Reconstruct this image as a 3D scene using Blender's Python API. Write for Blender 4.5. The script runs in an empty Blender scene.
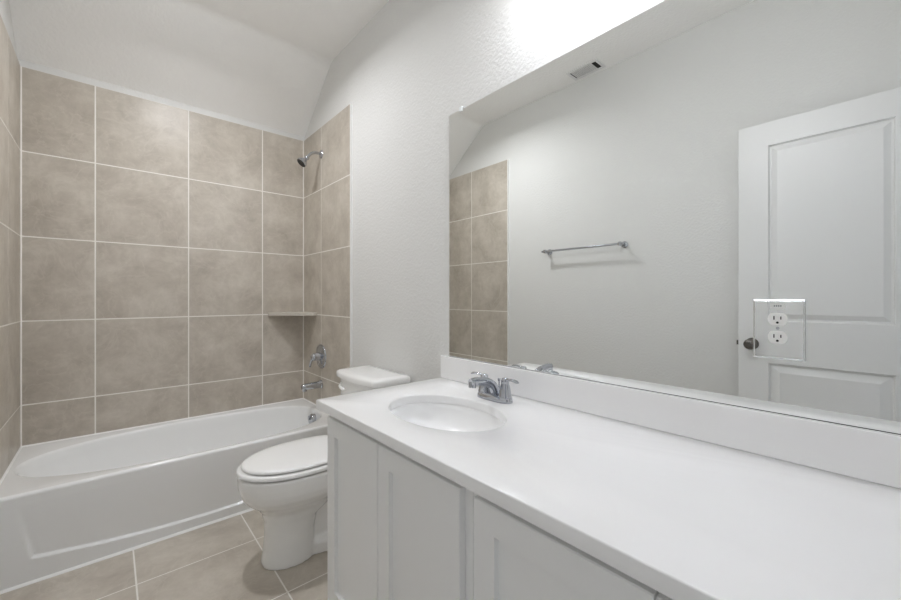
import bpy, bmesh, math, random
from mathutils import Vector, Matrix
random.seed(4)
S = bpy.context.scene
COL = S.collection
PI = math.pi

# ------------------------------------------------------------------ camera, world, light, exposure
F_PX, YAW, HORIZON = 387.94, 41.26, 297.12
cam = bpy.data.cameras.new('camera')
cam.sensor_width = 36.0
cam.lens = F_PX / 901 * 36
cam.shift_y = (HORIZON - 300) / 901
cam.clip_start = 0.02
co = bpy.data.objects.new('camera', cam)
co.location = (0.3631, -3.1003, 1.1876)
co.rotation_euler = (math.radians(90), 0, math.radians(-YAW))
COL.objects.link(co)
S.camera = co

w = bpy.data.worlds.new('world')
S.world = w
w.use_nodes = True
w.node_tree.nodes['Background'].inputs[0].default_value = (0.93, 0.96, 1.0, 1)
w.node_tree.nodes['Background'].inputs[1].default_value = 0.40

def area(name, loc, rot, size, energy, color=(1, 1, 1), shape='DISK', size_y=None):
    l = bpy.data.lights.new(name, 'AREA')
    l.shape = shape; l.size = size; l.energy = energy; l.color = color
    if size_y: l.size_y = size_y
    o = bpy.data.objects.new(name, l)
    o.location = loc; o.rotation_euler = rot
    COL.objects.link(o)
    return o

# the flush ceiling lamp over the toilet end of the room
LAMP = (0.73, -0.93, 2.85)
cl = area('ceiling_lamp_light', (LAMP[0], LAMP[1], LAMP[2] - 0.080), (0, 0, 0), 0.12, 11.5, (0.985, 0.99, 1.02))
cl.data.spread = math.radians(164)
# the three bulbs of the vanity light
VAN_Y = (-2.38, -2.56, -2.74)
VAN_X, VAN_Z = 1.395, 2.42
for yy in VAN_Y:
    l = bpy.data.lights.new('vanity_bulb_light', 'POINT')
    l.energy = 4.0; l.shadow_soft_size = 0.03; l.color = (0.985, 0.99, 1.02)
    o = bpy.data.objects.new('vanity_bulb_light', l)
    o.location = (VAN_X, yy, VAN_Z - 0.075)
    COL.objects.link(o)
# daylight of the next room comes in from the world through the open doorway

S.view_settings.view_transform = 'Standard'
S.view_settings.look = 'None'
S.view_settings.exposure = 0.06
S.view_settings.gamma = 1.0
S.view_settings.use_curve_mapping = False
S.cycles.max_bounces = 14
S.cycles.diffuse_bounces = 8
S.cycles.glossy_bounces = 8

# ------------------------------------------------------------------ materials
def lin(c):
    return tuple(((v / 255) / 12.92 if v / 255 < .04045 else ((v / 255 + .055) / 1.055) ** 2.4) for v in c) + (1,)

def mat(name, rgb, rough=.5, metal=0.0, spec=.5, coat=0.0):
    m = bpy.data.materials.new(name)
    m.use_nodes = True
    b = m.node_tree.nodes['Principled BSDF']
    b.inputs['Base Color'].default_value = lin(rgb)
    b.inputs['Roughness'].default_value = rough
    b.inputs['Metallic'].default_value = metal
    b.inputs['Specular IOR Level'].default_value = spec
    b.inputs['Coat Weight'].default_value = coat
    b.inputs['Coat Roughness'].default_value = .06
    return m

def add_bump(m, scale, strength, dist=.002, detail=3, rough=.55):
    n, l = m.node_tree.nodes, m.node_tree.links
    tc = n.new('ShaderNodeTexCoord'); no = n.new('ShaderNodeTexNoise'); bu = n.new('ShaderNodeBump')
    no.inputs['Scale'].default_value = scale
    no.inputs['Detail'].default_value = detail
    no.inputs['Roughness'].default_value = rough
    bu.inputs['Strength'].default_value = strength
    bu.inputs['Distance'].default_value = dist
    l.new(tc.outputs['Object'], no.inputs['Vector'])
    l.new(no.outputs['Fac'], bu.inputs['Height'])
    l.new(bu.outputs['Normal'], n['Principled BSDF'].inputs['Normal'])

def stone(name, c0, c1, c2, rough=.34):
    """glazed porcelain tile with cloudy mottling and thin veins; every tile of the mesh is shifted on its own"""
    m = bpy.data.materials.new(name); m.use_nodes = True
    n, l = m.node_tree.nodes, m.node_tree.links
    b = n['Principled BSDF']
    tc = n.new('ShaderNodeTexCoord'); ge = n.new('ShaderNodeNewGeometry')
    mul = n.new('ShaderNodeMath'); mul.operation = 'MULTIPLY'; mul.inputs[1].default_value = 37.0
    l.new(ge.outputs['Random Per Island'], mul.inputs[0])
    add = n.new('ShaderNodeVectorMath'); add.operation = 'ADD'
    l.new(tc.outputs['Object'], add.inputs[0]); l.new(mul.outputs[0], add.inputs[1])
    a = n.new('ShaderNodeTexNoise'); a.inputs['Scale'].default_value = 4.6; a.inputs['Detail'].default_value = 12
    a.inputs['Roughness'].default_value = .72; a.inputs['Distortion'].default_value = .25
    l.new(add.outputs[0], a.inputs['Vector'])
    r = n.new('ShaderNodeValToRGB')
    e = r.color_ramp.elements
    e[0].position = .30; e[0].color = lin(c0)
    e[1].position = .70; e[1].color = lin(c2)
    x = e.new(.5); x.color = lin(c1)
    l.new(a.outputs['Fac'], r.inputs['Fac'])
    # veins
    v = n.new('ShaderNodeTexNoise'); v.inputs['Scale'].default_value = 4.5; v.inputs['Detail'].default_value = 5
    v.inputs['Distortion'].default_value = 1.6
    l.new(add.outputs[0], v.inputs['Vector'])
    s = n.new('ShaderNodeMath'); s.operation = 'SUBTRACT'; s.inputs[1].default_value = .5
    ab = n.new('ShaderNodeMath'); ab.operation = 'ABSOLUTE'
    mr = n.new('ShaderNodeMapRange'); mr.inputs['From Min'].default_value = 0; mr.inputs['From Max'].default_value = .022
    mr.inputs['To Min'].default_value = .30; mr.inputs['To Max'].default_value = 0
    l.new(v.outputs['Fac'], s.inputs[0]); l.new(s.outputs[0], ab.inputs[0]); l.new(ab.outputs[0], mr.inputs['Value'])
    mx = n.new('ShaderNodeMix'); mx.data_type = 'RGBA'
    mx.inputs['B'].default_value = lin(c2)
    l.new(mr.outputs[0], mx.inputs['Factor']); l.new(r.outputs['Color'], mx.inputs['A'])
    l.new(mx.outputs['Result'], b.inputs['Base Color'])
    b.inputs['Roughness'].default_value = rough
    f = n.new('ShaderNodeTexNoise'); f.inputs['Scale'].default_value = 11; f.inputs['Detail'].default_value = 5
    l.new(add.outputs[0], f.inputs['Vector'])
    bu = n.new('ShaderNodeBump'); bu.inputs['Strength'].default_value = .4; bu.inputs['Distance'].default_value = .004
    l.new(f.outputs['Fac'], bu.inputs['Height']); l.new(bu.outputs['Normal'], b.inputs['Normal'])
    return m

M = {}
M['wall'] = mat('painted_drywall', (222, 222, 220), .62, spec=.3); add_bump(M['wall'], 75, .6, .004, 2)
M['ceil'] = mat('ceiling_paint', (244, 243, 241), .8, spec=.2); add_bump(M['ceil'], 65, .6, .004, 2)
M['trim'] = mat('trim_paint', (232, 232, 231), .4)
M['door'] = mat('door_paint', (230, 230, 229), .38)
M['cab'] = mat('cabinet_paint', (244, 245, 245), .42)
M['cabin'] = mat('cabinet_inside', (120, 120, 120), .8)
M['tile'] = stone('wall_tile', (166, 157, 145), (187, 179, 167), (206, 199, 188), .36)
M['ftile'] = stone('floor_tile', (172, 163, 151), (191, 183, 171), (208, 201, 190), .36)
M['grout'] = mat('grout', (236, 233, 227), .85, spec=.2)
M['caulk'] = mat('white_caulk', (238, 238, 236), .5)
M['tub'] = mat('tub_acrylic', (242, 243, 243), .16, coat=.4)
M['basin'] = mat('sink_china', (246, 246, 246), .28, coat=0)
M['china'] = mat('vitreous_china', (245, 245, 244), .1, coat=.5)
M['seat'] = mat('seat_plastic', (245, 245, 244), .22)
M['quartz'] = mat('white_quartz', (243, 243, 243), .17)
M['chrome'] = mat('chrome', (192, 195, 201), .07, metal=1)
M['nickel'] = mat('dark_nickel', (112, 108, 104), .22, metal=1)
M['mirror'] = mat('mirror_silver', (244, 246, 245), 0.0, metal=1)
M['mirror_edge'] = mat('mirror_edge', (58, 66, 63), .3)
M['dark'] = mat('dark_gap', (28, 28, 28), .7)
M['plastic'] = mat('white_plastic', (240, 240, 238), .3)
M['clear'] = mat('clear_plastic', (235, 238, 238), .15)
M['sticker'] = mat('sticker', (236, 236, 234), .5)
M['print'] = mat('sticker_print', (150, 152, 155), .5)
M['rubber'] = mat('rubber', (60, 60, 60), .7)
M['vent'] = mat('vent_enamel', (228, 228, 227), .4)
def emit(name, rgb, s):
    m = bpy.data.materials.new(name); m.use_nodes = True
    b = m.node_tree.nodes['Principled BSDF']
    b.inputs['Base Color'].default_value = lin(rgb)
    b.inputs['Emission Color'].default_value = lin(rgb); b.inputs['Emission Strength'].default_value = s
    return m
M['glow'] = emit('lit_shade_glass', (247, 250, 255), .5)
M['dome'] = emit('lit_ceiling_diffuser', (247, 250, 255), 8.5)

# ------------------------------------------------------------------ helpers
def obj(name, bm, m, parent=None, smooth=False, angle=None):
    me = bpy.data.meshes.new(name)
    bmesh.ops.recalc_face_normals(bm, faces=bm.faces)
    bm.to_mesh(me); bm.free()
    for k in (m if isinstance(m, (list, tuple)) else [m]):
        me.materials.append(k)
    o = bpy.data.objects.new(name, me)
    COL.objects.link(o)
    if parent: o.parent = parent; o.matrix_parent_inverse = Matrix.Translation(parent.location).inverted()
    if smooth or angle:
        me.polygons.foreach_set('use_smooth', [True] * len(me.polygons))
        if angle:
            me.set_sharp_from_angle(angle=math.radians(angle))
    return o

def tag(o, label, cat, group=None):
    o['label'] = label; o['category'] = cat
    if group: o['group'] = group
    return o

def thing(name, label, cat, loc, group=None):
    o = bpy.data.objects.new(name, None); o.location = loc
    o.empty_display_size = .1
    COL.objects.link(o)
    return tag(o, label, cat, group)

def struct(name, bm, m, parent=None, **k):
    o = obj(name, bm, m, parent, **k)
    if not parent: o['kind'] = 'structure'
    return o

def box(bm, x0, x1, y0, y1, z0, z1, bevel=0, seg=2, mi=0):
    vs = [bm.verts.new((x, y, z)) for x in (x0, x1) for y in (y0, y1) for z in (z0, z1)]
    fs = [bm.faces.new([vs[i] for i in q]) for q in ((0, 1, 3, 2), (4, 6, 7, 5), (0, 4, 5, 1), (2, 3, 7, 6), (0, 2, 6, 4), (1, 5, 7, 3))]
    for f in fs: f.material_index = mi
    if bevel:
        es = list({e for f in fs for e in f.edges})
        bmesh.ops.bevel(bm, geom=es, offset=bevel, segments=seg, affect='EDGES', profile=.5)
    return vs

def loft(bm, rings, cap0=True, cap1=True, closed=True, mi=0):
    R = [[bm.verts.new(p) for p in r] for r in rings]
    n = len(R[0])
    for a, b in zip(R, R[1:]):
        for i in range(n if closed else n - 1):
            j = (i + 1) % n
            f = bm.faces.new((a[i], a[j], b[j], b[i])); f.material_index = mi
    if cap0: bm.faces.new(R[0][::-1]).material_index = mi
    if cap1: bm.faces.new(R[-1]).material_index = mi
    return R

def tube(bm, pts, rad, seg=16, cap=True, flat=1.0):
    pts = [Vector(p) for p in pts]
    if not isinstance(rad, (list, tuple)): rad = [rad] * len(pts)
    rings = []; up = None
    for i, p in enumerate(pts):
        t = (pts[min(i + 1, len(pts) - 1)] - pts[max(i - 1, 0)]).normalized()
        if up is None: up = Vector((0, 0, 1)) if abs(t.z) < .9 else Vector((0, 1, 0))
        a = t.cross(up).normalized(); b = a.cross(t).normalized(); up = b
        rings.append([p + a * (math.cos(q) * rad[i]) + b * (math.sin(q) * rad[i] * flat) for q in [2 * PI * k / seg for k in range(seg)]])
    loft(bm, rings, cap, cap)

def bez(p0, p1, p2, p3, n=10):
    out = []
    for k in range(n + 1):
        t = k / n; s = 1 - t
        out.append(Vector(p0) * s**3 + Vector(p1) * 3 * s * s * t + Vector(p2) * 3 * s * t * t + Vector(p3) * t**3)
    return out

def lathe(bm, prof, origin, axis, seg=32, cap0=True, cap1=True):
    """prof: list of (radius, distance along axis)"""
    axis = Vector(axis).normalized(); o = Vector(origin)
    u = axis.orthogonal().normalized(); v = axis.cross(u)
    loft(bm, [[o + axis * d + u * (r * math.cos(q)) + v * (r * math.sin(q)) for q in [2 * PI * k / seg for k in range(seg)]] for r, d in prof], cap0, cap1)

def prism(bm, poly, axis, a, b, mi=0):
    """extrude a polygon given in the other two axes along axis from a to b"""
    def mk(p, c):
        return {'x': (c, p[0], p[1]), 'y': (p[0], c, p[1]), 'z': (p[0], p[1], c)}[axis]
    loft(bm, [[mk(p, a) for p in poly], [mk(p, b) for p in poly]], mi=mi)

def sgnpow(v, e): return math.copysign(abs(v) ** e, v)

# ------------------------------------------------------------------ the room
W = 1.524                       # between the tiled end walls of the tub alcove
XR, XL = 1.537, -0.013          # painted wall faces
YB, YF = 0.013, -3.270          # back wall, front wall faces
ZC = 2.85; YS = -0.486; ZS = 2.485   # flat ceiling, start of the slope, its foot on the back wall

bm = bmesh.new(); box(bm, XR, XR + .12, YF - .12, .13, -.05, 3.0); struct('wall_right', bm, M['wall'])
bm = bmesh.new(); box(bm, XL - .12, XL, YF - .12, .13, -.05, 3.0); struct('wall_left', bm, M['wall'])
bm = bmesh.new(); box(bm, XL, XR, YB, .13, -.05, 3.0); struct('wall_back', bm, M['wall'])
# front wall with the doorway the camera stands in front of
DX0, DX1, DZ = 0.06, 0.86, 2.13
bm = bmesh.new()
box(bm, XL, DX0 - .0, YF - .12, YF, -.05, 3.0); box(bm, DX1, XR, YF - .12, YF, -.05, 3.0); box(bm, DX0, DX1, YF - .12, YF, DZ, 3.0)
struct('wall_front', bm, M['wall'])
# ceiling with its sloped strip over the tub
bm = bmesh.new()
k = (ZC - ZS) / (-YS + 0.0)
prism(bm, [(YF, ZC), (YS - .035, ZC), (YS - .012, ZC - .003), (YS + .012, ZC - .003 - .009), (YS + .035, ZC - .035 * k), (0.013, ZS - .01), (0.013, 3.02), (YF, 3.02)], 'x', XL, XR)
struct('ceiling', bm, M['ceil'], angle=40)

def tiles(name, us, vs, place, m, thick=.0115, gap=.0065, lip=.0005):
    """tiles bedded in a grout slab, one mesh; place(u, v, d) gives the point d out of the wall"""
    bm = bmesh.new()
    def slab(u0, u1, v0, v1, d0, d1, c, mi):
        a = [place(u, v, d0) for u, v in ((u0, v0), (u1, v0), (u1, v1), (u0, v1))]
        b = [place(u, v, d1 - c) for u, v in ((u0, v0), (u1, v0), (u1, v1), (u0, v1))]
        t = [place(u, v, d1) for u, v in ((u0 + c, v0 + c), (u1 - c, v0 + c), (u1 - c, v1 - c), (u0 + c, v1 - c))]
        loft(bm, [a, b, t] if c else [a, t], mi=mi)
    slab(us[0], us[-1], vs[0], vs[-1], 0, thick, 0, 1)
    g = gap / 2
    for i in range(len(us) - 1):
        for j in range(len(vs) - 1):
            slab(us[i] + (g if i else .002), us[i + 1] - (g if i < len(us) - 2 else .002), vs[j] + (g if j else .004), vs[j + 1] - (g if j < len(vs) - 2 else .001), thick - .001, thick + .0006, lip, 0)
    return struct(name, bm, [m, M['grout']])

RIM = 0.378
rows = [RIM + .002, .603, 1.0575, 1.517, 1.9775, 2.433]
tiles('wall_back_tile', [.003, .2972, .7571, 1.2173, W - .003], rows, lambda u, v, d: (u, .012 - d, v), M['tile'])
tiles('wall_right_tile', [-.797, -.342, -.001], rows, lambda u, v, d: (1.536 - d, u, v), M['tile'])
tiles('wall_left_tile', [-.803, -.338, -.001], rows, lambda u, v, d: (-.012 + d, u, v), M['tile'])
# square edge trim strips where the tile meets the paint
bm = bmesh.new(); box(bm, 1.5225, 1.537, -.803, -.797, 0, 2.434); struct('trim_1', bm, M['caulk'])
bm = bmesh.new(); box(bm, -.013, .0015, -.809, -.803, 0, 2.434); struct('trim_2', bm, M['caulk'])
bm = bmesh.new()
prism(bm, [(0.0, .012), (0.0, -.0045), (.0045, 0.0), (.012, 0.0)], 'z', RIM + .001, 2.433)
prism(bm, [(W, .012), (W, -.0045), (W - .0045, 0.0), (W - .012, 0.0)], 'z', RIM + .001, 2.433)
struct('trim_4', bm, M['grout'])
# floor
fx = [XL, .4445, .9005, 1.3565, XR]
fy = [YF] + [-1.04 - .4535 * q for q in range(4, -1, -1)] + [-.70]
tiles('floor', fx, fy, lambda u, v, d: (u, v, -.012 + d), M['ftile'], gap=.006)
bm = bmesh.new(); box(bm, XL - .12, XR + .12, YF - .5, .13, -.12, -.0125); struct('floor_slab', bm, M['grout'])

def baseboard(name, x0, x1, y0, y1):
    bm = bmesh.new(); box(bm, x0, x1, y0, y1, .0005, .105, .003); struct(name, bm, M['trim'])
baseboard('baseboard_right', XR - .013, XR - .0005, -1.73, -.804)
baseboard('baseboard_left', XL + .0005, XL + .013, YF + .02, -.810)

# ------------------------------------------------------------------ nested panel faces (doors)
def frame_face(bm, map_, u0, u1, v0, v1, holes, mi=0):
    """flat rectangle with rectangular holes; holes = [(u0,u1,v0,v1, rings)], rings = [(inset, depth), ...]; last ring is filled"""
    us = sorted({u0, u1} | {h[0] for h in holes} | {h[1] for h in holes})
    vs = sorted({v0, v1} | {h[2] for h in holes} | {h[3] for h in holes})
    for i in range(len(us) - 1):
        for j in range(len(vs) - 1):
            cu, cv = (us[i] + us[i + 1]) / 2, (vs[j] + vs[j + 1]) / 2
            if any(h[0] < cu < h[1] and h[2] < cv < h[3] for h in holes): continue
            bm.faces.new([bm.verts.new(map_(*p)) for p in ((us[i], vs[j], 0), (us[i + 1], vs[j], 0), (us[i + 1], vs[j + 1], 0), (us[i], vs[j + 1], 0))])
    for a, b, c, d, rings in holes:
        prev = [(a, c, 0), (b, c, 0), (b, d, 0), (a, d, 0)]
        for ins, dep in rings:
            cur = [(a + ins, c + ins, dep), (b - ins, c + ins, dep), (b - ins, d - ins, dep), (a + ins, d - ins, dep)]
            for q in range(4):
                r = (q + 1) % 4
                bm.faces.new([bm.verts.new(map_(*p)) for p in (prev[q], prev[r], cur[r], cur[q])])
            prev = cur
        bm.faces.new([bm.verts.new(map_(*p)) for p in prev])

def leaf(map_, u0, u1, v0, v1, t, holes, back=None, c=.0015):
    """a door leaf of thickness t behind its face"""
    bm = bmesh.new()
    frame_face(bm, map_, u0 + c, u1 - c, v0 + c, v1 - c, holes)
    q0 = [(u0 + c, v0 + c, 0), (u1 - c, v0 + c, 0), (u1 - c, v1 - c, 0), (u0 + c, v1 - c, 0)]
    q1 = [(u0, v0, c), (u1, v0, c), (u1, v1, c), (u0, v1, c)]
    q2 = [(u0, v0, t), (u1, v0, t), (u1, v1, t), (u0, v1, t)]
    for A, B in ((q0, q1), (q1, q2)):
        for i in range(4):
            j = (i + 1) % 4
            bm.faces.new([bm.verts.new(map_(*p)) for p in (A[i], A[j], B[j], B[i])])
    bm.faces.new([bm.verts.new(map_(*p)) for p in q2])
    bmesh.ops.remove_doubles(bm, verts=bm.verts, dist=.00005)
    return bm

# ------------------------------------------------------------------ the open door, folded back along the left wall (seen in the mirror)
DFX = .100                       # plane of the face turned to the room
DY0, DY1, DT = -2.540, -3.238, 2.108   # latch edge, hinge edge, top
def dmap(u, v, d): return (DFX - d, u, v)
prof = [(.006, .014), (.014, .014), (.034, .004), (.037, .0025)]
holes = [(DY1 + .128, DY0 - .128, 1.062, 1.985, prof), (DY1 + .128, DY0 - .128, .20, .842, [(.006, .014), (.013, .014), (.044, .003), (.046, .002)])]
door = struct('door_1', leaf(dmap, DY1, DY0, .012, DT, .035, holes), M['door'])
bm = bmesh.new()
ky, kz = DY0 - .062, .938
lathe(bm, [(.031, 0), (.031, .004), (.026, .010), (.012, .013), (.011, .034), (.020, .040), (.0275, .050), (.0285, .058), (.025, .066), (.014, .071), (.003, .0725)], (DFX, ky, kz), (1, 0, 0), 28)
lathe(bm, [(.031, 0), (.031, .004), (.012, .012), (.011, .030), (.0275, .044), (.027, .054), (.012, .061)], (DFX - .035, ky, kz), (-1, 0, 0), 28)
obj('door_knob', bm, M['nickel'], door, angle=50)
bm = bmesh.new(); box(bm, DFX - .026, DFX - .009, DY0 - .001, DY0 + .011, kz - .012, kz + .012, .002); obj('latch_bolt', bm, M['nickel'], door)
for hz in (.22, 1.06, 1.90):
    bm = bmesh.new(); lathe(bm, [(.007, 0), (.007, .09)], (DFX - .002, DY1 - .006, hz), (0, 0, 1), 14); obj('hinge', bm, M['nickel'], door)
# door frame round the doorway
bm = bmesh.new()
box(bm, DX0, DX0 + .012, YF - .115, YF, .0, DZ, .001); box(bm, DX1 - .012, DX1, YF - .115, YF, .0, DZ, .001); box(bm, DX0, DX1, YF - .115, YF, DZ - .012, DZ, .001)
box(bm, DX1 - .006, DX1 + .052, YF - .0, YF + .014, .0, DZ + .05, .003)
box(bm, DX0 - .06, DX0 + .006, YF - .0, YF + .014, .0, DZ + .05, .003)
box(bm, DX0 - .06, DX1 + .052, YF - .0, YF + .014, DZ - .006, DZ + .05, .003)
struct('trim_3', bm, M['trim'])

# ------------------------------------------------------------------ bathtub
def tub_body():
    bm = bmesh.new()
    N = 128
    X0, X1, Y0, Y1 = -.011, 1.535, -.726, .011
    cx, cy = .755, -.378
    # angle list that hits the corners of the rim rectangle
    corners = [math.atan2(y - cy, x - cx) for x, y in ((X1, Y1), (X0, Y1), (X0, Y0), (X1, Y0))]
    ang = [2 * PI * i / N - PI for i in range(N)]
    for c in corners:
        i = min(range(N), key=lambda q: abs(ang[q] - c)); ang[i] = c
    ang.sort()
    def rect(a):
        dx, dy = math.cos(a), math.sin(a)
        tx = ((X1 if dx > 0 else X0) - cx) / dx if abs(dx) > 1e-9 else 1e9
        ty = ((Y1 if dy > 0 else Y0) - cy) / dy if abs(dy) > 1e-9 else 1e9
        t = min(tx, ty); return (cx + dx * t, cy + dy * t)
    def oval(a, xl, xr, b, nl=2.25, nr=2.9, yc=cy):
        c, s = math.cos(a), math.sin(a)
        rx = (xr - cx) if c > 0 else (cx - xl); n = nr if c > 0 else nl
        # radial superellipse along this direction, a measured in the stretched frame
        aa = math.atan2(s / b, c / rx); C, T = math.cos(aa), math.sin(aa)
        return (cx + rx * sgnpow(C, 2 / n), yc + b * sgnpow(T, 2 / n))
    rings = []
    rings.append([(*rect(a), RIM) for a in ang])
    bmesh.ops.remove_doubles(bm, verts=bm.verts, dist=.00001)
    L, R_, B = .026, 1.478, .330
    rings.append([(*oval(a, L - .004, R_ + .004, B + .004), RIM) for a in ang])
    rings.append([(*oval(a, L + .001, R_ - .001, B - .001), RIM - .0015) for a in ang])
    rings.append([(*oval(a, L + .006, R_ - .005, B - .005), RIM - .006) for a in ang])
    rings.append([(*oval(a, L + .011, R_ - .008, B - .008), RIM - .014) for a in ang])
    K = 14
    for k in range(1, K + 1):
        th = k / K * PI / 2
        z = RIM - .014 - .285 * math.sin(th) ** .9
        ins = 1 - math.cos(th)
        lin_ = k / K
        rings.append([(*oval(a, L + .011 + .16 * lin_ + .22 * ins, R_ - .008 - .045 * lin_ - .10 * ins, B - .008 - .045 * lin_ - .085 * ins, 2.25 + .3 * lin_, 2.9), z) for a in ang])
    last = rings[-1]
    for s in (.66, .33, .05):
        rings.append([(.86 + (p[0] - .86) * s, cy + (p[1] - cy) * s, p[2] - .004 * (1 - s)) for p in last])
    loft(bm, rings, cap0=False, cap1=True)
    # apron: a grid with a shallow panel whose lower ledge bows down in the middle
    nx, nz = 220, 84
    def apron(x, z):
        zb = .050 + .050 * ((x - .76) / .645) ** 2
        xl = .118 - .03 * (z - .09) / .15
        def st(t): t = max(0, min(1, t)); return t * t * (3 - 2 * t)
        m_ = st((z - zb) / .010) * st((x - xl) / .010) * st((1.52 - xl - x) / .010)
        dep = .011 * max(0, min(1, (.33 - z) / .24))
        return -.738 - .002 + m_ * dep
    V = []
    for i in range(nx + 1):
        x = X0 + (X1 - X0) * i / nx
        col = [bm.verts.new((x, apron(x, .364 * j / nz), .364 * j / nz)) for j in range(nz + 1)]
        col += [bm.verts.new((x, -.726 - .014 * math.cos(q), RIM - .014 + .014 * math.sin(q))) for q in [PI / 2 * t / 6 for t in range(1, 7)]]
        V.append(col)
    for i in range(nx):
        for j in range(len(V[0]) - 1):
            bm.faces.new((V[i][j], V[i + 1][j], V[i + 1][j + 1], V[i][j + 1]))
    return bm
tub = thing('bathtub', 'white alcove bathtub with panelled apron under the tile surround', 'bathtub', (.76, -.37, 0))
obj('tub_shell', tub_body(), M['tub'], tub, angle=45)
bm = bmesh.new(); prism(bm, [(-.7505, 0.0), (-.740, 0.0), (-.740, .009), (-.743, .0085), (-.7485, .004)], 'x', XL + .002, XR - .002); obj('caulk_bead', bm, M['caulk'], tub)
bm = bmesh.new()
for poly_axis in (0,):
    prism(bm, [(.0005, RIM), (.0005, RIM + .007), (-.008, RIM)], 'x', .001, W - .001)
    prism(bm, [(W - .0005, RIM), (W - .0005, RIM + .007), (W - .008, RIM)], 'y', -.74, -.001)
    prism(bm, [(.0005, RIM), (.0005, RIM + .007), (.008, RIM)], 'y', -.74, -.001)
obj('caulk_line', bm, M['caulk'], tub)
bm = bmesh.new()
ax = Vector((-1, 0, .16)).normalized()
lathe(bm, [(.036, -.02), (.036, .004), (.033, .009), (.024, .012), (.0, .0125)], (1.437, -.378, .322), ax, 28)
box(bm, 1.412, 1.424, -.384, -.372, .318, .348, .003)
obj('overflow_plate', bm, M['chrome'], tub, angle=45)
bm = bmesh.new(); lathe(bm, [(.034, -.006), (.034, .002), (.026, .005), (.0, .006)], (1.20, -.378, .074), (0, 0, 1), 28); obj('drain', bm, M['chrome'], tub, angle=45)

# tub spout
SY = -.345
t = thing('tub_spout', 'chrome tub spout low on the right tile wall', 'faucet', (W, SY, .55))
bm = bmesh.new()
lathe(bm, [(.031, -.003), (.031, .006), (.026, .010), (.026, .02), (.023, .10), (.024, .125), (.022, .138), (.017, .143)], (W, SY, .552), (-1, 0, -.03), 28)
lathe(bm, [(.017, 0), (.016, .022), (.013, .0225)], (W - .122, SY, .540), (0, 0, -1), 20)
obj('spout_body', bm, M['chrome'], t, angle=45)

# shower valve
t = thing('shower_valve', 'round chrome shower valve with lever handle on the right tile wall', 'shower control', (W, SY, .755))
bm = bmesh.new(); lathe(bm, [(.088, -.004), (.088, .002), (.084, .008), (.060, .014), (.040, .017), (.035, .018)], (W, SY, .755), (-1, 0, 0), 48); obj('escutcheon', bm, M['chrome'], t, angle=40)
bm = bmesh.new()
lathe(bm, [(.030, .012), (.029, .034), (.026, .046), (.027, .052), (.025, .066), (.016, .074), (.002, .076)], (W, SY, .755), (-1, 0, 0), 32)
tube(bm, bez((W - .058, SY + .005, .752), (W - .064, SY + .02, .735), (W - .068, SY + .035, .705), (W - .066, SY + .045, .680), 8), [.013, .013, .012, .011, .0105, .010, .010, .010, .008], 14, flat=.75)
obj('lever_handle', bm, M['chrome'], t, angle=45)

# shower head
t = thing('wall_shower', 'chrome shower head on a bent arm high on the tile', 'shower', (W, SY, 2.235))
bm = bmesh.new(); lathe(bm, [(.030, -.004), (.030, .002), (.026, .008), (.014, .014), (.011, .016)], (W, SY, 2.232), (-1, 0, 0), 32); obj('wall_flange', bm, M['chrome'], t, angle=45)
bm = bmesh.new()
arm = bez((W - .005, SY, 2.232), (W - .050, SY, 2.240), (W - .078, SY, 2.226), (W - .103, SY, 2.184), 12)
tube(bm, arm, .0105, 16); obj('shower_arm', bm, M['chrome'], t, smooth=True)
bm = bmesh.new()
hd = Vector((-.66, -.0, -.75)).normalized(); hp = Vector(arm[-1])
lathe(bm, [(.013, -.006), (.016, .000), (.016, .010), (.012, .016), (.014, .022), (.024, .036), (.033, .048), (.036, .054), (.036, .064), (.033, .067)], hp, hd, 32, cap1=False)
obj('head_bell', bm, M['chrome'], t, angle=40)
bm = bmesh.new(); lathe(bm, [(.033, .064), (.030, .068), (.012, .068), (.0, .066)], hp, hd, 32); obj('spray_face', bm, M['rubber'], t, angle=40)

# corner shelf
bm = bmesh.new()
pts = [(W - .001, -.001), (1.256, -.001), (1.254, -.022)]
for k_ in range(1, 10):
    s_ = k_ / 10; bow = math.sin(PI * s_) * .012
    pts.append((1.254 + (W - .025 - 1.254) * s_ - bow * .7, -.022 + (-.262 + .022) * s_ - bow * .7))
pts += [(W - .022, -.268), (W - .001, -.270)]
loft(bm, [[(p[0], p[1], 1.050) for p in pts], [(p[0], p[1], 1.070) for p in pts], [(p[0] + (.002 if i > 1 else 0), p[1] + (.002 if i > 1 else 0), 1.0725) for i, p in enumerate(pts)]])
tag(obj('corner_shelf', bm, mat('shelf_stone', (196, 190, 180), .3)), 'pale stone corner shelf between the back and right tile walls', 'shelf')

# ------------------------------------------------------------------ toilet (faces the left wall)
TY = -1.265
TX = 1.529
def tp(X, Y, Z): return (TX - X, TY + Y, Z)       # X forward from the wall behind, Y sideways
def egg(xb, xf, hw, z, xc, n=2.15, N=64, nb=2.6):
    out = []
    for i in range(N):
        a = 2 * PI * i / N; c, s = math.cos(a), math.sin(a)
        r = (xf - xc) if c > 0 else (xc - xb); e = n if c > 0 else nb
        out.append(tp(xc + r * sgnpow(c, 2 / e), hw * sgnpow(s, 2 / e), z))
    return out
toi = thing('toilet', 'white two-piece toilet with closed lid between bathtub and vanity', 'toilet', tp(.4, 0, 0))
bm = bmesh.new()
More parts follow.
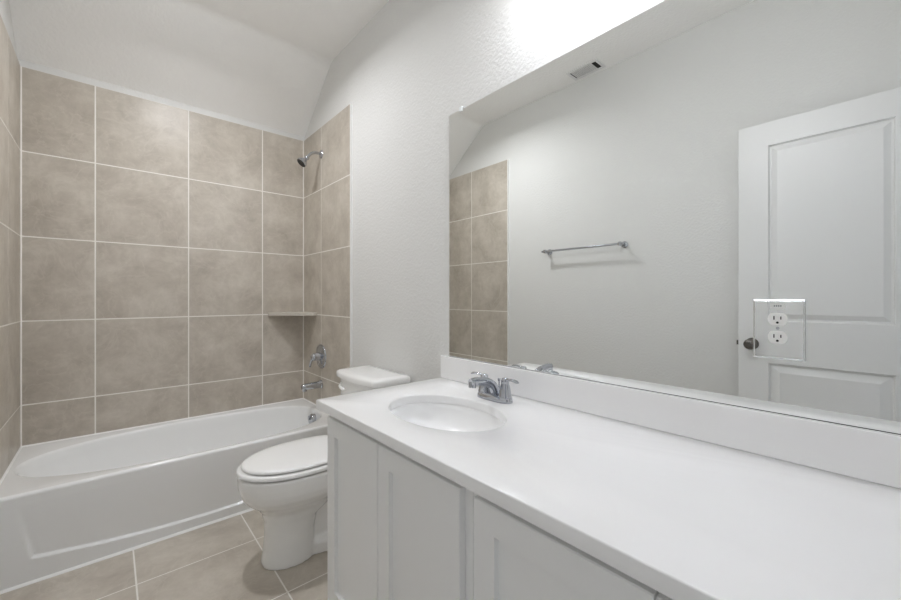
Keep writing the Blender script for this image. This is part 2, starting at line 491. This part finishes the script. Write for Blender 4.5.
# bowl and front pedestal
sec = [(0.0, .44, .664, .100, .54), (.012, .44, .664, .101, .54), (.06, .44, .655, .096, .53), (.13, .44, .650, .094, .53), (.19, .43, .652, .098, .52), (.235, .36, .665, .112, .49),
       (.265, .33, .690, .130, .49), (.292, .29, .722, .158, .48), (.318, .26, .742, .175, .47), (.345, .25, .752, .184, .47), (.375, .25, .757, .187, .47), (.414, .25, .757, .187, .47), (.4175, .252, .755, .185, .47)]
loft(bm, [egg(b, f, h, z, c) for z, b, f, h, c in sec])
# trapway body behind, narrower, and its foot
sec = [(0.0, .10, .50, .098), (.05, .10, .50, .098), (.064, .11, .50, .090), (.072, .12, .50, .066), (.16, .13, .48, .064), (.24, .10, .46, .075), (.30, .06, .44, .095), (.35, .04, .42, .118), (.385, .03, .40, .125), (.412, .03, .40, .125)]
loft(bm, [egg(b, f, h, z, (b + f) / 2, 3.2, 64, 3.2) for z, b, f, h in sec])
o = obj('bowl', bm, M['china'], toi, smooth=True)
rm = o.modifiers.new('remesh', 'REMESH'); rm.mode = 'VOXEL'; rm.voxel_size = .0055; rm.use_smooth_shade = True
sm = o.modifiers.new('smooth', 'SMOOTH'); sm.factor = .5; sm.iterations = 9
for sy in (-1, 1):
    bm = bmesh.new(); lathe(bm, [(.015, -.012), (.015, .006), (.011, .013), (.001, .016)], tp(.33, sy * .080, .070), (0, 0, 1), 16); obj('bolt_cap', bm, M['plastic'], toi, angle=50)
# seat ring
bm = bmesh.new()
def ring(z, d, inner=False):
    if inner: return egg(.33 - d, .685 + d, .112 + d, z, .48)
    return egg(.235 + d, .760 - d, .189 - d, z, .47)
loft(bm, [ring(.4235, .004), ring(.4255, .0), ring(.435, .0), ring(.4395, .003), ring(.4415, .009), ring(.4415, 0, True), ring(.4235, 0, True), ring(.4235, -.008, True), ring(.436, -.010, True), ring(.436, .014), ring(.4235, .012), ring(.4235, .004)], False, False)
obj('seat', bm, M['seat'], toi, angle=50)
for X_, Y_ in ((.60, .125), (.60, -.125), (.38, .14), (.38, -.14)):
    for z0, z1 in ((.415, .4236), (.4414, .449)):
        bm = bmesh.new(); box(bm, TX - X_ - .012, TX - X_ + .012, TY + Y_ - .008, TY + Y_ + .008, z0, z1); obj('seat_bumper', bm, M['rubber'], toi)
bm = bmesh.new()
loft(bm, [egg(.40, .58, .05, .4600, .47), egg(.247, .730, .164, .4580, .47), egg(.244, .733, .167, .4465, .47), egg(.238, .739, .172, .4465, .47), egg(.235, .742, .175, .4480, .47), egg(.235, .742, .175, .4545, .47), egg(.240, .737, .170, .459, .47), egg(.256, .719, .156, .4625, .47), egg(.30, .675, .119, .4655, .47), egg(.38, .59, .06, .467, .47)])
obj('seat_lid', bm, M['seat'], toi, angle=50)
for sy in (-1, 1):
    bm = bmesh.new(); box(bm, TX - .262, TX - .212, TY + sy * .075 - .022, TY + sy * .075 + .022, .4165, .460, .008, 3); obj('seat_hinge', bm, M['seat'], toi, angle=50)
# tank
def rrect(xb, xf, hw, z, bow=0.0, r=.03, n=6):
    pts = []
    for cx_, cy_, a0 in ((xf - r, hw - r, 0), (xb + r, hw - r, PI / 2), (xb + r, -hw + r, PI), (xf - r, -hw + r, 1.5 * PI)):
        for k_ in range(n + 1):
            a = a0 + k_ / n * PI / 2
            pts.append([cx_ + r * math.cos(a), cy_ + r * math.sin(a)])
        if a0 == 1.5 * PI:
            for k_ in range(1, 12):
                pts.append([xf, -hw + r + (2 * hw - 2 * r) * k_ / 12])
    out = []
    for x_, y_ in pts:
        fr = max(0, (x_ - xb) / (xf - xb)) ** 2
        out.append(tp(x_ + bow * fr * (1 - (y_ / hw) ** 2), y_, z))
    return out
bm = bmesh.new()
loft(bm, [rrect(.015, .185, .168, .410, .015), rrect(.012, .192, .178, .416, .018), rrect(.010, .205, .193, .58, .022), rrect(.008, .205, .202, .735, .024), rrect(.008, .205, .202, .752, .024)])
obj('tank', bm, M['china'], toi, angle=40)
bm = bmesh.new()
loft(bm, [rrect(.006, .214, .212, .750, .026), rrect(.002, .220, .217, .754, .028), rrect(.002, .221, .218, .774, .028), rrect(.005, .217, .215, .782, .028), rrect(.016, .205, .206, .787, .027), rrect(.05, .18, .175, .790, .02)])
obj('tank_lid', bm, M['china'], toi, angle=50)
bm = bmesh.new()
LX = .229
lathe(bm, [(.015, -.02), (.015, .004), (.011, .009), (.004, .012)], tp(LX - .018, .155, .708), (-1, 0, 0), 18)
tube(bm, [tp(LX - .008, .155, .708), tp(LX + .002, .140, .707), tp(LX + .008, .115, .703), tp(LX + .010, .085, .698), tp(LX + .010, .070, .696)], [.007, .0075, .0085, .0095, .006], 14, flat=.7)
obj('flush_lever', bm, M['plastic'], toi, angle=50)

# ------------------------------------------------------------------ vanity cabinets
CZ = .815; SL = .785; FX = .973         # counter top, underside of the slab, face of the cabinet boxes
DXF = .954                              # face of the doors
YC0, YC1, YC2 = -1.735, -2.483, -3.2695
XB = XR - .002
VB, VT = .090, .756
def shaker(name, y0, y1, parent, label=None):
    def mp(u, v, d): return (DXF + d, u, v)
    a, b = min(y0, y1), max(y0, y1)
    st = .060
    d_ = obj(name, leaf(mp, a, b, VB, VT, .0185, [(a + st, b - st, VB + st, VT - st, [(.0012, .0115), (.0024, .012)])], c=.0022), M['cab'], parent)
    return d_
for (ya, yb, label, doors) in ((YC0, YC1, 'pale grey two-door sink cabinet at the toilet end of the vanity', ((-1.750, -2.0995), (-2.1035, -2.4570))),
                               (YC1, YC2, 'pale grey two-door vanity cabinet nearest the camera', ((-2.502, -2.8715), (-2.8755, -3.2450)))):
    c = thing('vanity_cabinet', label, 'cabinet', (1.2, (ya + yb) / 2, 0), 'vanity cabinets under the white counter')
    bm = bmesh.new()
    t_ = .016
    box(bm, FX + .019, XB, ya - t_, ya - .0006, .0005, SL - .0005); box(bm, FX + .019, XB, yb + .0006, yb + t_, .0005, SL - .0005)
    box(bm, XB - .008, XB, yb + t_, ya - t_, .10, SL - .06); box(bm, FX + .019, XB - .008, yb + t_, ya - t_, .09, .106)
    box(bm, FX + .045, FX + .06, yb + t_, ya - t_, .0005, .09)
    obj('cabinet_box', bm, M['cab'], c)
    bm = bmesh.new()
    sw = .034
    box(bm, FX, FX + .019, ya - sw, ya - .0006, .09, SL - .0005); box(bm, FX, FX + .019, yb + .0006, yb + sw, .09, SL - .0005)
    box(bm, FX + .0195, FX + .033, yb + t_, ya - t_, SL - .05, SL - .0005); box(bm, FX, FX + .019, yb + sw, ya - sw, .09, .125)
    obj('face_frame', bm, M['cab'], c)
    for d0, d1 in doors: shaker('cabinet_door', d0, d1, c)

# countertop with oval cut-out
SKX, SKY, SA, SB = 1.193, -2.124, .157, .230
CX0, CX1, CY0, CY1 = .9265, XR - .0015, -1.716, YF + .0015
bm = bmesh.new()
N = 96
corn = [math.atan2(y - SKY, x - SKX) for x, y in ((CX1, CY0), (CX0, CY0), (CX0, CY1), (CX1, CY1))]
ang = [2 * PI * i / N - PI for i in range(N)]
for c_ in corn:
    i = min(range(N), key=lambda q: abs(ang[q] - c_)); ang[i] = c_
ang.sort()
def crect(a, m_=0.0):
    dx, dy = math.cos(a), math.sin(a)
    x1, x0, y1, y0 = CX1 - m_, CX0 + m_, CY0 - m_, CY1 + m_
    tx = ((x1 if dx > 0 else x0) - SKX) / dx if abs(dx) > 1e-9 else 1e9
    ty = ((y1 if dy > 0 else y0) - SKY) / dy if abs(dy) > 1e-9 else 1e9
    q = min(tx, ty); return (SKX + dx * q, SKY + dy * q)
def coval(a, g=0.0):
    aa = math.atan2(math.sin(a) / (SB + g), math.cos(a) / (SA + g))
    return (SKX + (SA + g) * math.cos(aa), SKY + (SB + g) * math.sin(aa))
rings = [[(*coval(a), SL) for a in ang], [(*coval(a), CZ - .005) for a in ang], [(*coval(a, .0015), CZ - .0015) for a in ang], [(*coval(a, .005), CZ) for a in ang],
         [(*crect(a, .003), CZ) for a in ang], [(*crect(a, .0008), CZ - .0009) for a in ang], [(*crect(a), CZ - .003) for a in ang], [(*crect(a), SL) for a in ang], [(*coval(a), SL) for a in ang]]
loft(bm, rings, False, False)
bmesh.ops.remove_doubles(bm, verts=bm.verts, dist=.00001)
tag(obj('countertop', bm, M['quartz'], angle=50), 'long glossy white vanity countertop with an oval sink cut-out', 'countertop')
# backsplash
bm = bmesh.new(); box(bm, 1.515, XR - .0015, CY1, -1.7165, CZ + .0003, .9165, .0018, 2)
tag(obj('backsplash', bm, M['quartz']), 'low white backsplash strip standing on the countertop below the mirror', 'backsplash')

# sink
sk = thing('sink', 'white oval undermount sink set in the countertop', 'sink', (SKX, SKY, SL))
bm = bmesh.new()
def soval(g, z, dx=0): return [(SKX + dx + (SA + g) * math.cos(a), SKY + (SB + g) * math.sin(a), z) for a in [2 * PI * i / 72 for i in range(72)]]
R0 = [soval(.022, SL - .0105), soval(.022, SL - .0006), soval(.004, SL - .0006), soval(.0, SL - .004)]
for k_ in range(1, 13):
    th = k_ / 12 * PI / 2
    s_ = math.cos(th) ** .75
    R0.append([(SKX + .01 * (1 - s_) + (SA - .001) * max(s_, .16) * math.cos(a), SKY + (SB - .001) * max(s_ * (1 - .0), .11) * math.sin(a), SL - .004 - .105 * math.sin(th) ** .95) for a in [2 * PI * i / 72 for i in range(72)]])
loft(bm, R0, False, True)
obj('basin', bm, M['basin'], sk, angle=60)
bm = bmesh.new(); lathe(bm, [(.024, -.002), (.024, .002), (.019, .004), (.017, .002), (.0, .0025)], (SKX + .01, SKY, SL - .1088), (0, 0, 1), 28); obj('sink_drain', bm, M['chrome'], sk, angle=45)

# faucet: centre-set, two levers
FXc, FYc = 1.416, -2.143
f = thing('faucet', 'chrome two-handle faucet on the counter behind the sink', 'faucet', (FXc, FYc, CZ))
bm = bmesh.new()
def stad(g, z):
    out = []
    for i in range(48):
        a = 2 * PI * i / 48
        out.append((FXc + (.030 - g) * sgnpow(math.cos(a), .9), FYc + (.079 - g) * sgnpow(math.sin(a), .62), z))
    return out
loft(bm, [stad(.0, CZ + .0004), stad(0, CZ + .008), stad(.002, CZ + .016), stad(.007, CZ + .021), stad(.014, CZ + .023)])
obj('base_plate', bm, M['chrome'], f, angle=50)
bm = bmesh.new()
sp = bez((FXc + .006, FYc, CZ + .012), (FXc - .002, FYc, CZ + .062), (FXc - .045, FYc, CZ + .082), (FXc - .122, FYc, CZ + .078), 12)
tube(bm, sp, [.022, .0215, .021, .020, .019, .018, .017, .0165, .016, .0155, .0155, .0155, .014], 20, flat=.82)
lathe(bm, [(.013, -.006), (.013, .012), (.0105, .0125)], (FXc - .112, FYc, CZ + .072), (-.15, 0, -1), 18)
obj('spout', bm, M['chrome'], f, angle=50)
bm = bmesh.new(); lathe(bm, [(.003, 0), (.003, .045), (.006, .048), (.006, .054), (.002, .056)], (FXc + .026, FYc, CZ + .018), (0, 0, 1), 14); obj('lift_rod', bm, M['chrome'], f, angle=45)
for sy in (1, -1):
    hy = FYc + sy * .0505
    bm = bmesh.new()
    lathe(bm, [(.0235, .012), (.0235, .026), (.0215, .030), (.0205, .040), (.0165, .058), (.0135, .066), (.0140, .070), (.0145, .078), (.011, .085), (.003, .087)], (FXc, hy, CZ), (0, 0, 1), 24)
    tube(bm, [(FXc, hy, CZ + .077), (FXc - .002, hy + sy * .016, CZ + .082), (FXc - .004, hy + sy * .036, CZ + .084), (FXc - .005, hy + sy * .054, CZ + .081), (FXc - .005, hy + sy * .063, CZ + .079)], [.009, .0075, .0075, .0085, .005], 14, flat=.65)
    obj('handle', bm, M['chrome'], f, angle=50)

# ------------------------------------------------------------------ mirror, its clip, the outlet on it
MX = 1.532
mr = thing('wall_mirror', 'large frameless mirror on the right wall above the backsplash', 'mirror', (MX, -2.5, .93))
bm = bmesh.new()
my0, my1, mz0, mz1 = -3.250, -1.7595, 0.9180, 2.019
box(bm, MX, XR - .0008, my0, my1, mz0, mz1, mi=1)
bm.faces.ensure_lookup_table()
for fc in bm.faces:
    if all(abs(v.co.x - MX) < 1e-6 for v in fc.verts): fc.material_index = 0
obj('mirror_glass', bm, [M['mirror'], M['mirror_edge']], mr)
bm = bmesh.new(); box(bm, MX - .001, XR - .0008, my0, my1, .9167, .9180); obj('bottom_channel', bm, M['dark'], mr)
for cyy in (-1.838, -3.12):
    bm = bmesh.new(); box(bm, MX - .004, XR - .0008, cyy - .009, cyy + .009, mz1 - .009, mz1 + .012, .0015); obj('mirror_clip', bm, M['clear'], mr)

# outlet with its mirrored cover plate
OY0, OY1, OZ0, OZ1 = -2.972, -2.879, 1.044, 1.182
PX = MX - .0065
ol = thing('wall_outlet', 'white double power outlet in a mirrored cover plate on the mirror', 'outlet', (MX, -2.925, 1.113))
bm = bmesh.new()
e_ = .0035
A = [(MX - .0002, y, z) for y, z in ((OY0, OZ0), (OY1, OZ0), (OY1, OZ1), (OY0, OZ1))]
B = [(PX + .003, y, z) for y, z in ((OY0, OZ0), (OY1, OZ0), (OY1, OZ1), (OY0, OZ1))]
Cc = [(PX, y, z) for y, z in ((OY0 + e_, OZ0 + e_), (OY1 - e_, OZ0 + e_), (OY1 - e_, OZ1 - e_), (OY0 + e_, OZ1 - e_))]
loft(bm, [A, B, Cc])
for fc in bm.faces:
    if not all(abs(v.co.x - PX) < 1e-6 for v in fc.verts): fc.material_index = 1 if any(abs(v.co.x - PX) < 1e-6 for v in fc.verts) else 2
me_b = mat('plate_bevel', (225, 228, 228), .25, metal=.6)
obj('cover_plate', bm, [M['mirror'], me_b, M['mirror_edge']], ol)
for oz in (1.1365, 1.0945):
    bm = bmesh.new()
    pts = []
    for i in range(40):
        a = 2 * PI * i / 40
        y_ = .0178 * math.cos(a); z_ = max(-.0145, min(.0145, .0178 * math.sin(a)))
        pts.append((y_, z_))
    loft(bm, [[(PX + .001, -2.9245 + y, oz + z) for y, z in pts], [(PX - .0022, -2.9245 + y, oz + z) for y, z in pts], [(PX - .003, -2.9245 + y * .95, oz + z * .95) for y, z in pts]])
    fo = obj('receptacle', bm, M['plastic'], ol, angle=40)
    bm = bmesh.new()
    for dy, hh in ((.0062, .0042), (-.0062, .0034)):
        box(bm, PX - .0034, PX - .0028, -2.9245 + dy - .0011, -2.9245 + dy + .0011, oz + .003 - hh, oz + .003 + hh)
    lathe(bm, [(.0026, 0), (.0026, .0006)], (PX - .0028, -2.9245, oz - .0078), (-1, 0, 0), 14)
    o2 = obj('socket_slots', bm, M['dark'], None)
    o2.parent = fo; o2.matrix_parent_inverse = Matrix()
bm = bmesh.new(); lathe(bm, [(.0034, 0), (.003, .0014), (.001, .0018)], (PX, -2.9245, 1.1155), (-1, 0, 0), 14); obj('cover_screw', bm, M['chrome'], ol, angle=50)
bm = bmesh.new()
box(bm, PX - .0004, PX + .0004, -2.938, -2.911, 1.161, 1.172)
st = obj('paper_sticker', bm, M['sticker'], ol)
bm = bmesh.new()
for k_ in range(4): box(bm, PX - .0006, PX - .0003, -2.9315 + k_ * .0038, -2.9290 + k_ * .0038, 1.1652, 1.1694)
o2 = obj('sticker_print', bm, M['print']); o2.parent = st; o2.matrix_parent_inverse = Matrix()

# ------------------------------------------------------------------ towel bar on the left wall
BZ, BX = 1.556, .055
tb = thing('towel_bar', 'chrome towel bar on the left wall, seen in the mirror', 'towel bar', (XL, -1.55, BZ))
bm = bmesh.new(); tube(bm, [(BX, -1.215, BZ), (BX, -1.885, BZ)], .0085, 16); obj('bar', bm, M['chrome'], tb, angle=50)
for yy in (-1.245, -1.86):
    bm = bmesh.new()
    lathe(bm, [(.024, .0005), (.024, .006), (.019, .010), (.012, .014), (.0105, .05), (.014, .055), (.016, .068), (.014, .080), (.004, .083)], (XL, yy, BZ), (1, 0, 0), 24)
    obj('bracket', bm, M['chrome'], tb, angle=45)

# ------------------------------------------------------------------ ceiling register
vt = thing('air_vent', 'small white slatted air vent in the ceiling, seen in the mirror', 'vent', (.09, -1.62, ZC))
vx0, vx1, vy0, vy1 = .022, .157, -1.740, -1.500
bm = bmesh.new()
fw = .018
for b_ in ((vx0, vx0 + fw, vy0, vy1), (vx1 - fw, vx1, vy0, vy1), (vx0 + fw, vx1 - fw, vy0, vy0 + fw), (vx0 + fw, vx1 - fw, vy1 - fw, vy1)):
    box(bm, *b_, ZC - .007, ZC - .0005)
obj('vent_frame', bm, M['vent'], vt)
bm = bmesh.new(); box(bm, vx0 + fw, vx1 - fw, vy0 + fw, vy1 - fw, ZC - .0012, ZC - .0005); obj('vent_throat', bm, M['dark'], vt)
ys = vy1 - fw - .006
while ys > vy0 + fw + .010:
    if ys > vy0 + fw + .046 and ys < vy1 - fw - .003:
        bm = bmesh.new(); prism(bm, [(ys, ZC - .0015), (ys - .0012, ZC - .0015), (ys - .0150, ZC - .0052), (ys - .0140, ZC - .0064)], 'x', vx0 + fw, vx1 - fw); obj('slat', bm, M['vent'], vt)
    ys -= .0125
bm = bmesh.new(); box(bm, vx0 + fw, vx1 - fw, vy0 + fw + .034, vy0 + fw + .038, ZC - .0065, ZC - .0012); obj('divider', bm, M['vent'], vt)

# ------------------------------------------------------------------ lamps (above the frame)
lp = thing('ceiling_light', 'round flush white ceiling light over the toilet', 'ceiling light', LAMP)
bm = bmesh.new(); lathe(bm, [(.105, .0005), (.105, .014), (.100, .020), (.092, .018)], LAMP, (0, 0, -1), 40, True, False); obj('lamp_ring', bm, M['plastic'], lp, angle=45)
bm = bmesh.new(); lathe(bm, [(.092, .012), (.091, .030), (.082, .050), (.060, .066), (.030, .073), (.0, .075)], LAMP, (0, 0, -1), 40); obj('lamp_diffuser', bm, M['dome'], lp, angle=60)
vl = thing('vanity_light', 'chrome three-shade vanity light on the wall above the mirror', 'wall light', (XR, VAN_Y[1], VAN_Z + .03))
bm = bmesh.new(); box(bm, XR - .022, XR - .0005, VAN_Y[2] - .07, VAN_Y[0] + .07, VAN_Z + .045, VAN_Z + .115, .006, 3); obj('back_plate', bm, M['chrome'], vl)
for yy in VAN_Y:
    bm = bmesh.new(); tube(bm, bez((XR - .02, yy, VAN_Z + .08), (XR - .06, yy, VAN_Z + .085), (VAN_X, yy, VAN_Z + .09), (VAN_X, yy, VAN_Z + .055), 8), .008, 12); a_ = obj('arm', bm, M['chrome'], vl, smooth=True)
    bm = bmesh.new(); lathe(bm, [(.020, .060), (.030, .045), (.042, .005), (.054, -.045), (.052, -.045), (.040, .005), (.028, .042), (.018, .056)], (VAN_X, yy, VAN_Z), (0, 0, 1), 28, True, True); obj('glass_shade', bm, M['glow'], vl, angle=60)
